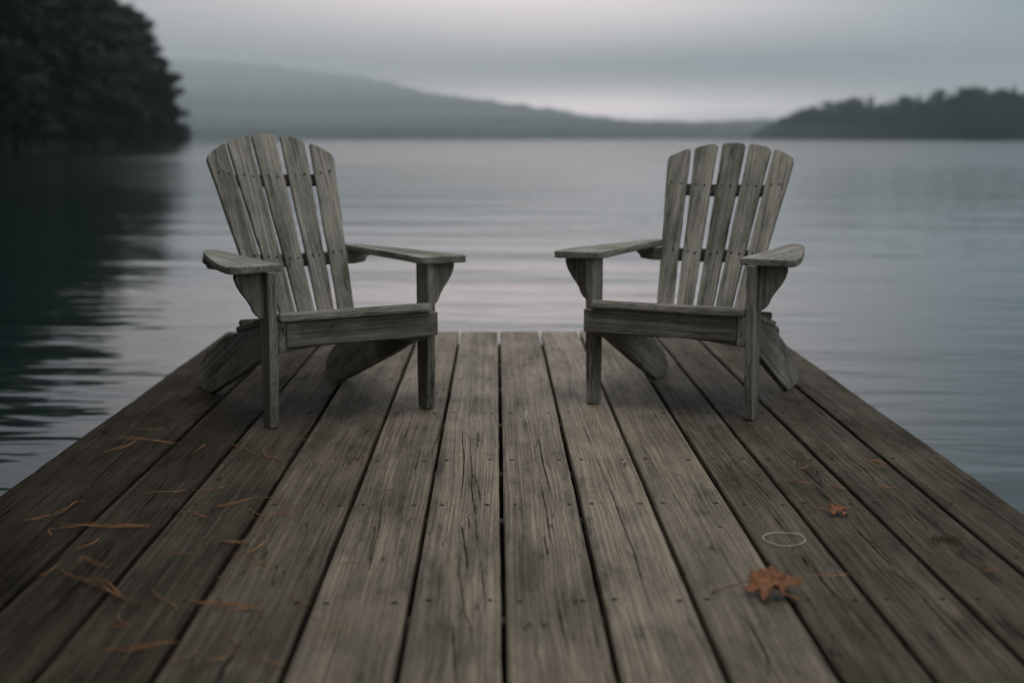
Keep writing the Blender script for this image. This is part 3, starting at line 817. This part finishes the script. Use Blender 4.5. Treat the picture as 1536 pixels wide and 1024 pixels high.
def bank_z(x, y):
    d = max(0, shore_at(min(y, 330)) - x)
    return WATER_Z + 0.25 + 0.20 * max(0, d - 3) * (1 - d / 900)
spots = []
for y in [34, 46, 58, 70, 84, 97, 110, 122, 134, 146, 158, 170, 182, 194, 206, 218, 230, 242, 254, 266, 278, 290, 300, 309, 317]:
    spots.append((y + rnd.uniform(-3, 3), 2.6 + rnd.uniform(-1.2, 1.2), 0))
for y in [50, 76, 100, 118, 136, 154, 172, 190, 208, 226, 244, 262, 280]:
    spots.append((y + rnd.uniform(-4, 4), 12 + rnd.uniform(-2, 3), 1))
for y in [95, 120, 145, 170, 195, 220, 245]:
    spots.append((y + rnd.uniform(-4, 4), 24 + rnd.uniform(-3, 4), 2))
spots.sort(key=lambda q: (q[2], q[0]))
cnt = {0: 0, 1: 0, 2: 0}
ROWN = {0: 'in the row at the water edge', 1: 'in the second row of the bank', 2: 'in the row highest on the bank'}
for (y, d, row) in spots:
    x = shore_at(min(y, 330)) - d
    h = rnd.uniform(25, 31) if row == 0 else rnd.uniform(27, 33)
    pi = rnd.choice([0, 1, 2, 2, 0, 3])
    if y > 250: pi = rnd.choice([0, 1])
    dist = math.hypot(x, y)
    edge = 744 + (x + 0.14 * h) / y * FOCAL
    if edge > 150:
        topy = prof_at(edge, [(160, -70), (210, 0), (245, 28), (272, 88), (290, 165), (308, 200)])
        h = min(h, max(5.0, (206 - topy) / FOCAL * dist - bank_z(x, y) + 0.7))
    k = cnt[row]; cnt[row] += 1
    nm = {0: 'dark broad leafy tree', 1: 'olive leafy tree', 2: 'tall dark leafy tree', 3: 'dark conifer'}[pi]
    place_tree(pi, x, y, bank_z(x, y) - 0.3, h, rnd.uniform(0, 6.28), f'{nm}, {ORD[k] if k < 20 else "twenty-" + ORD[k - 20]} from the dock side {ROWN[row]}', 'trees on the near wooded bank')

# unseen trees added on the home shore to shade the dock
for (x, y, h, pi, rz, wide, lab) in ((-4.6, -3.4, 17.0, 0, 0.4, 1.45, 'unseen leafy tree added to shade the landward dock end on the wooded side'),
                                     (-9.5, 6.0, 17.0, 2, 2.1, 1.0, 'unseen tall leafy tree added for shade on the shore beyond the first one')):
    place_tree(pi, x, y, WATER_Z + 0.5, h, rz, lab, 'unseen trees added for shade', wide=wide)

# far wooded point beyond the other chair
prof = [(1110, 203), (1140, 192), (1170, 176), (1200, 164), (1240, 152), (1290, 147), (1330, 150), (1380, 140), (1440, 134), (1500, 136), (1560, 128), (1640, 120), (1760, 112)]
vs, fs = [], []
NX = 60
def point_front(px): return 850 + max(0, 1450 - px) * 1.5
for i in range(NX + 1):
    px = 1085 + (1900 - 1085) * i / NX
    for j, d in enumerate((1, 6, 12, 25, 60, 110, 170)):
        Y = point_front(px) + d
        X = (px - 744) / FOCAL * point_front(px) + d * 0.1
        zt = max(0.0, (206 - prof_at(px, prof)) / FOCAL * point_front(px) - 22)
        vs.append((X, Y, WATER_Z - 1.2 + (0 if j == 0 else 1.7 + zt * min(1, d / 110) * (1 if d < 150 else .7)) + noise.noise(Vector((px * .02, d * .02, 0))) * (0.5 if j > 1 else 0)))
for i in range(NX):
    for j in range(6):
        a = i * 7 + j
        fs.append((a, a + 7, a + 8, a + 1))
me = bpy.data.meshes.new('far_point'); me.from_pydata(vs, [], fs)
for p in me.polygons: p.use_smooth = True
tag(link_mesh('point_terrain', me, M_BANK), kind='structure')
k = 0
ORD2 = lambda n: ORD[n] if n < 20 else ({20: 'twenty-', 30: 'thirty-', 40: 'forty-', 50: 'fifty-'}.get(n // 10 * 10, 'sixty-') + ORD[n % 10])
for row, (dd, n) in enumerate(((5, 44), (24, 36), (48, 30), (76, 24))):
    for i in range(n):
        px = 1128 + (1640 - 1128) * (i + rnd.uniform(-.25, .25) + .5) / n
        Y = point_front(px) + dd + rnd.uniform(-4, 4)
        X = (px - 744) / FOCAL * Y
        need = (206 - prof_at(px, prof)) / FOCAL * Y
        zt = max(0.0, need - 22)
        zb = WATER_Z + 0.5 + zt * min(1, dd / 110)
        h = max(4.0, (need - zb) * rnd.uniform(.80, 1.14))
        if row == 0: h *= rnd.uniform(.75, .95)
        pi = rnd.choice([0, 1, 2, 3, 3])
        nm = {0: 'broad hazy tree', 1: 'rounded hazy tree', 2: 'tall hazy leafy tree', 3: 'pointed hazy conifer'}[pi]
        where = ('along the shore of the far point', 'in the second row on the far point', 'in the third row on the far point', 'in the rear row on the far point')[row]
        place_tree(pi, X, Y, zb - .3, h, rnd.uniform(0, 6.28), f'{nm}, {("twenty-" + ORD[i-20]) if 20 <= i < 30 else (("forty-" + ORD[i-40]) if i >= 40 else ("thirty-" + ORD[i-30]) if i >= 30 else ORD[i])} from the tip {where}', 'trees on the far wooded point', far=True, wide=1.3)

# hills across the lake, their forest canopy as relief of the ground
ridge = [(-900, 60), (-300, 80), (0, 96), (200, 101), (330, 102), (400, 107), (500, 119), (580, 130), (640, 148), (700, 156), (800, 167), (880, 180), (950, 192), (1050, 191), (1130, 187), (1250, 182), (1500, 176), (2200, 160)]
vs, fs = [], []
NX, NY = 330, 34
for i in range(NX + 1):
    px = -900 + 3100 * i / NX
    for j in range(NY + 1):
        t = j / NY
        Y = 1850 + 700 * t + 40 * noise.noise(Vector((px * .004, 0, 5)))
        X = (px - 744) / FOCAL * Y
        top = (209 - prof_at(px, ridge)) / FOCAL * (1850 + 700 * 0.5)
        sh = math.sin(min(1, t / 0.5) * math.pi / 2) if t <= .5 else max(0, 1 - ((t - .5) / .5) ** 2 * .8)
        z = WATER_Z - 1.0 + (0 if j == 0 else top * sh + 7.0 * min(1, t * 9) + 8.0 * noise.noise(Vector((X * .055, Y * .055, 1))) * min(1, t * 8) + 9 * noise.noise(Vector((X * .009, Y * .009, 4))) * t)
        vs.append((X, Y, z))
for i in range(NX):
    for j in range(NY):
        a = i * (NY + 1) + j
        fs.append((a, a + NY + 1, a + NY + 2, a + 1))
me = bpy.data.meshes.new('forested_hills'); me.from_pydata(vs, [], fs)
for p in me.polygons: p.use_smooth = True
def hill_material():
    s = NT('hill_forest')
    g = s.n('ShaderNodeNewGeometry').outputs['Position']
    v = s.noise(s.vmul(g, (.08, .08, .08)), detail=4, rough=.65)
    w = s.noise(s.vmul(g, (.011, .011, .02)), detail=2)
    c = s.mix(s.step(v, .3, .7), (.010, .018, .020), (.060, .070, .056))
    c = s.mix(s.step(w, .52, .7, 0, .5), c, (.085, .075, .035))
    s.put(s.bsdf.inputs['Base Color'], c)
    s.bsdf.inputs['Roughness'].default_value = .95
    s.bsdf.inputs['Specular IOR Level'].default_value = .05
    return s.mat
tag(link_mesh('hills', me, hill_material()), kind='structure')

# ------------------------------------------------------------------ air
HAZE = 0.00016
me = bpy.data.meshes.new('haze')
x0, x1, y0, y1, z0, z1 = -2400, 2400, -1000, 2800, -30, 190
me.from_pydata([(x0, y0, z0), (x1, y0, z0), (x1, y1, z0), (x0, y1, z0), (x0, y0, z1), (x1, y0, z1), (x1, y1, z1), (x0, y1, z1)], [],
               [(3, 2, 1, 0), (4, 5, 6, 7), (0, 1, 5, 4), (1, 2, 6, 5), (2, 3, 7, 6), (3, 0, 4, 7)])
mh = bpy.data.materials.new('haze_air'); mh.use_nodes = True
nt = mh.node_tree
nt.nodes.remove(nt.nodes['Principled BSDF'])
pv = nt.nodes.new('ShaderNodeVolumePrincipled')
pv.inputs['Color'].default_value = (0.72, 0.90, 0.95, 1)
pv.inputs['Density'].default_value = HAZE
nt.links.new(pv.outputs[0], nt.nodes['Material Output'].inputs['Volume'])
o = link_mesh('haze', me, mh)
tag(o, kind='stuff')

# low cloud on the hill tops, built as thin mist layers
def mist(name, x0, x1, y0, y1, z0, z1, dens, col, wave=0.0):
    nx, ny = 48, 24
    vs, fs = [], []
    for top in (0, 1):
        for i in range(nx + 1):
            for j in range(ny + 1):
                x = x0 + (x1 - x0) * i / nx; y = y0 + (y1 - y0) * j / ny
                n = noise.noise(Vector((x * .0035, y * .004, 7.0 + top * 9))) + 0.5 * noise.noise(Vector((x * .010, y * .010, 3.0 + top * 9)))
                vs.append((x, y, (z1 if top else z0) + wave * n * (0.5 if top else 1.0)))
    W = ny + 1; T = (nx + 1) * W
    for i in range(nx):
        for j in range(ny):
            q = i * W + j
            fs.append((q, q + 1, q + W + 1, q + W)); fs.append((T + q, T + q + W, T + q + W + 1, T + q + 1))
    for i in range(nx):
        for q, r in ((i * W, (i + 1) * W), ((i + 1) * W + ny, i * W + ny)): fs.append((q, r, T + r, T + q))
    for j in range(ny):
        for q, r in ((j + 1, j), (nx * W + j, nx * W + j + 1)): fs.append((q, r, T + r, T + q))
    me = bpy.data.meshes.new(name)
    me.from_pydata(vs, [], fs)
    m = bpy.data.materials.new(name); m.use_nodes = True
    nt = m.node_tree; nt.nodes.remove(nt.nodes['Principled BSDF'])
    pv = nt.nodes.new('ShaderNodeVolumePrincipled')
    pv.inputs['Color'].default_value = (*col, 1); pv.inputs['Density'].default_value = dens
    nt.links.new(pv.outputs[0], nt.nodes['Material Output'].inputs['Volume'])
    tag(link_mesh(name, me, m), kind='stuff')
for k, (zb, dn) in enumerate(((22, 0.00035), (44, 0.00045), (68, 0.00045))):
    mist('hill_cloud', -2000 - 7 * k, 2000 + 7 * k, 1000 + 9 * k, 2600 + 5 * k, zb, 126 + 3 * k, dn, (0.88, 0.93, 0.96), 15.0)

mist('lake_mist', -1900, 1900, 900, 1845, WATER_Z - 4.0, 12, 0.00016, (0.88, 0.92, 0.95), 3.0)
mist('valley_mist', -540, 950, 1300, 1846, WATER_Z - 4.0, 34, 0.00035, (0.92, 0.94, 0.96), 8.0)

# ------------------------------------------------------------------ sky and light
SUN_EL, SUN_AZ = 75.0, 182.0       # degrees; azimuth from straight ahead towards the right
w = bpy.data.worlds.new('World'); scene.world = w; w.use_nodes = True
class WT(NT):
    def __init__(s, t): s.t = t
s = WT(w.node_tree)
bg = w.node_tree.nodes['Background']
d = s.n('ShaderNodeTexCoord').outputs['Generated']
x, y, z = s.sep(d)
az = s.math('ARCTAN2', x, y)
sky = s.n('ShaderNodeTexSky', sky_type='NISHITA'); sky.sun_disc = False
sky.sun_elevation = R(SUN_EL); sky.sun_rotation = R(SUN_AZ); sky.air_density = 1.0; sky.dust_density = 3.0
rp = s.n('ShaderNodeValToRGB'); s.put(rp.inputs[0], s.math('MULTIPLY_ADD', z, 0.5, 0.5))
els = rp.color_ramp.elements
els[0].position = 0.45; els[0].color = (0.06, 0.07, 0.08, 1)
els[1].position = 0.5; els[1].color = (0.56, 0.56, 0.58, 1)
for p, c in ((0.512, (0.60, 0.59, 0.605)), (0.53, (0.62, 0.605, 0.615)), (0.56, (0.64, 0.62, 0.625)), (0.62, (0.56, 0.56, 0.575)), (0.75, (0.56, 0.57, 0.59)), (1.0, (0.54, 0.55, 0.57))):
    e = els.new(p); e.color = (*c, 1)
def gauss(a0, aw, z0, zw):
    a = s.math('DIVIDE', s.math('SUBTRACT', az, a0), aw); b = s.math('DIVIDE', s.math('SUBTRACT', z, z0), zw)
    r2 = s.math('ADD', s.math('MULTIPLY', a, a), s.math('MULTIPLY', b, b))
    return s.math('EXPONENT', s.math('MULTIPLY', r2, -1.0))
def add(c, f, col): return s.mix(f, c, tuple(col), 'ADD')
c = rp.outputs[0]
# broken cloud texture
nv = s.comb(s.math('MULTIPLY', az, 3.2), s.math('MULTIPLY', z, 26.0), 3.0)
cn = s.noise(nv, detail=4, rough=.5, dist=.4)
c = s.mix(1.0, c, s.mix(cn, (0.62, 0.65, 0.68), (1.28, 1.25, 1.235)), 'MULTIPLY')
# brighter thin cloud where the low sun stands behind it
c = add(c, gauss(0.03, 0.27, 0.15, 0.10), (0.92, 0.715, 0.70))
c = add(c, gauss(0.05, 0.60, 0.40, 0.35), (0.10, 0.09, 0.085))
# bright lane under a darker cloud bar
c = add(c, gauss(0.09, 0.24, 0.028, 0.015), (1.35, 1.07, 1.08))
c = s.mix(s.math('MULTIPLY', gauss(0.32, 0.33, 0.053, 0.012), 0.95), c, (0.06, 0.14, 0.17))
c = s.mix(s.math('MULTIPLY', gauss(0.55, 0.34, 0.07, 0.32), 0.95), c, (0.09, 0.215, 0.28))
c = s.mix(s.math('MULTIPLY', gauss(-0.22, 0.18, 0.055, 0.018), 0.5), c, (0.20, 0.245, 0.27))
c = s.mix(s.math('MULTIPLY', gauss(-0.55, 0.40, 0.10, 0.30), 0.7), c, (0.17, 0.20, 0.225))
# unseen sky dimmed low behind the viewer and lifted overhead to shape light
bk = s.math('MULTIPLY', s.step(y, 0.2, -0.8), s.math('EXPONENT', s.math('MULTIPLY', s.math('POWER', s.math('DIVIDE', s.math('SUBTRACT', z, 0.10), 0.30), 2.0), -1.0)))
c = s.mix(s.math('MULTIPLY', bk, 0.85), c, (0.10, 0.105, 0.10))
c = add(c, s.step(z, 0.35, 1.0), (0.22, 0.215, 0.20))
skyc = s.n('ShaderNodeVectorMath', operation='SCALE'); s.put(skyc.inputs[0], sky.outputs[0]); skyc.inputs['Scale'].default_value = 0.1
c = s.mix(0.06, c, skyc.outputs[0])
s.put(bg.inputs['Color'], c)
bg.inputs['Strength'].default_value = 1.0

sun = bpy.data.lights.new('sun', 'SUN'); sun.energy = 1.3; sun.angle = R(35); sun.color = (1.0, 0.965, 0.93)
so = bpy.data.objects.new('sun', sun); COL.objects.link(so)
dirv = Vector((math.sin(R(SUN_AZ)) * math.cos(R(SUN_EL)), math.cos(R(SUN_AZ)) * math.cos(R(SUN_EL)), math.sin(R(SUN_EL))))
so.rotation_euler = dirv.to_track_quat('Z', 'Y').to_euler()
so.location = (0, 0, 60)

# ------------------------------------------------------------------ camera
cam = bpy.data.cameras.new('camera'); co = bpy.data.objects.new('camera', cam); COL.objects.link(co)
cam.sensor_width = 36.0; cam.lens = 1990 / 1536 * 36
cam.clip_start = 0.05; cam.clip_end = 6000
co.location = (0, 0, 1.0)
co.rotation_euler = (R(90 - 8.6856), 0, R(-0.683))
cam.dof.use_dof = True; cam.dof.focus_distance = 4.15; cam.dof.aperture_fstop = 46.6 / 28.0; cam.dof.aperture_blades = 9
scene.camera = co

scene.render.engine = 'CYCLES'
cy = scene.cycles
cy.max_bounces = 6; cy.diffuse_bounces = 3; cy.glossy_bounces = 3; cy.transmission_bounces = 2; cy.volume_bounces = 1
cy.use_denoising = True
cy.denoising_prefilter = 'ACCURATE'
try: cy.denoiser = 'OPENIMAGEDENOISE'
except Exception: pass
cy.sample_clamp_indirect = 3.0
cy.caustics_reflective = False; cy.caustics_refractive = False
vs_ = scene.view_settings
vs_.view_transform = 'Standard'; vs_.look = 'None'; vs_.exposure = 0.0; vs_.gamma = 1.0
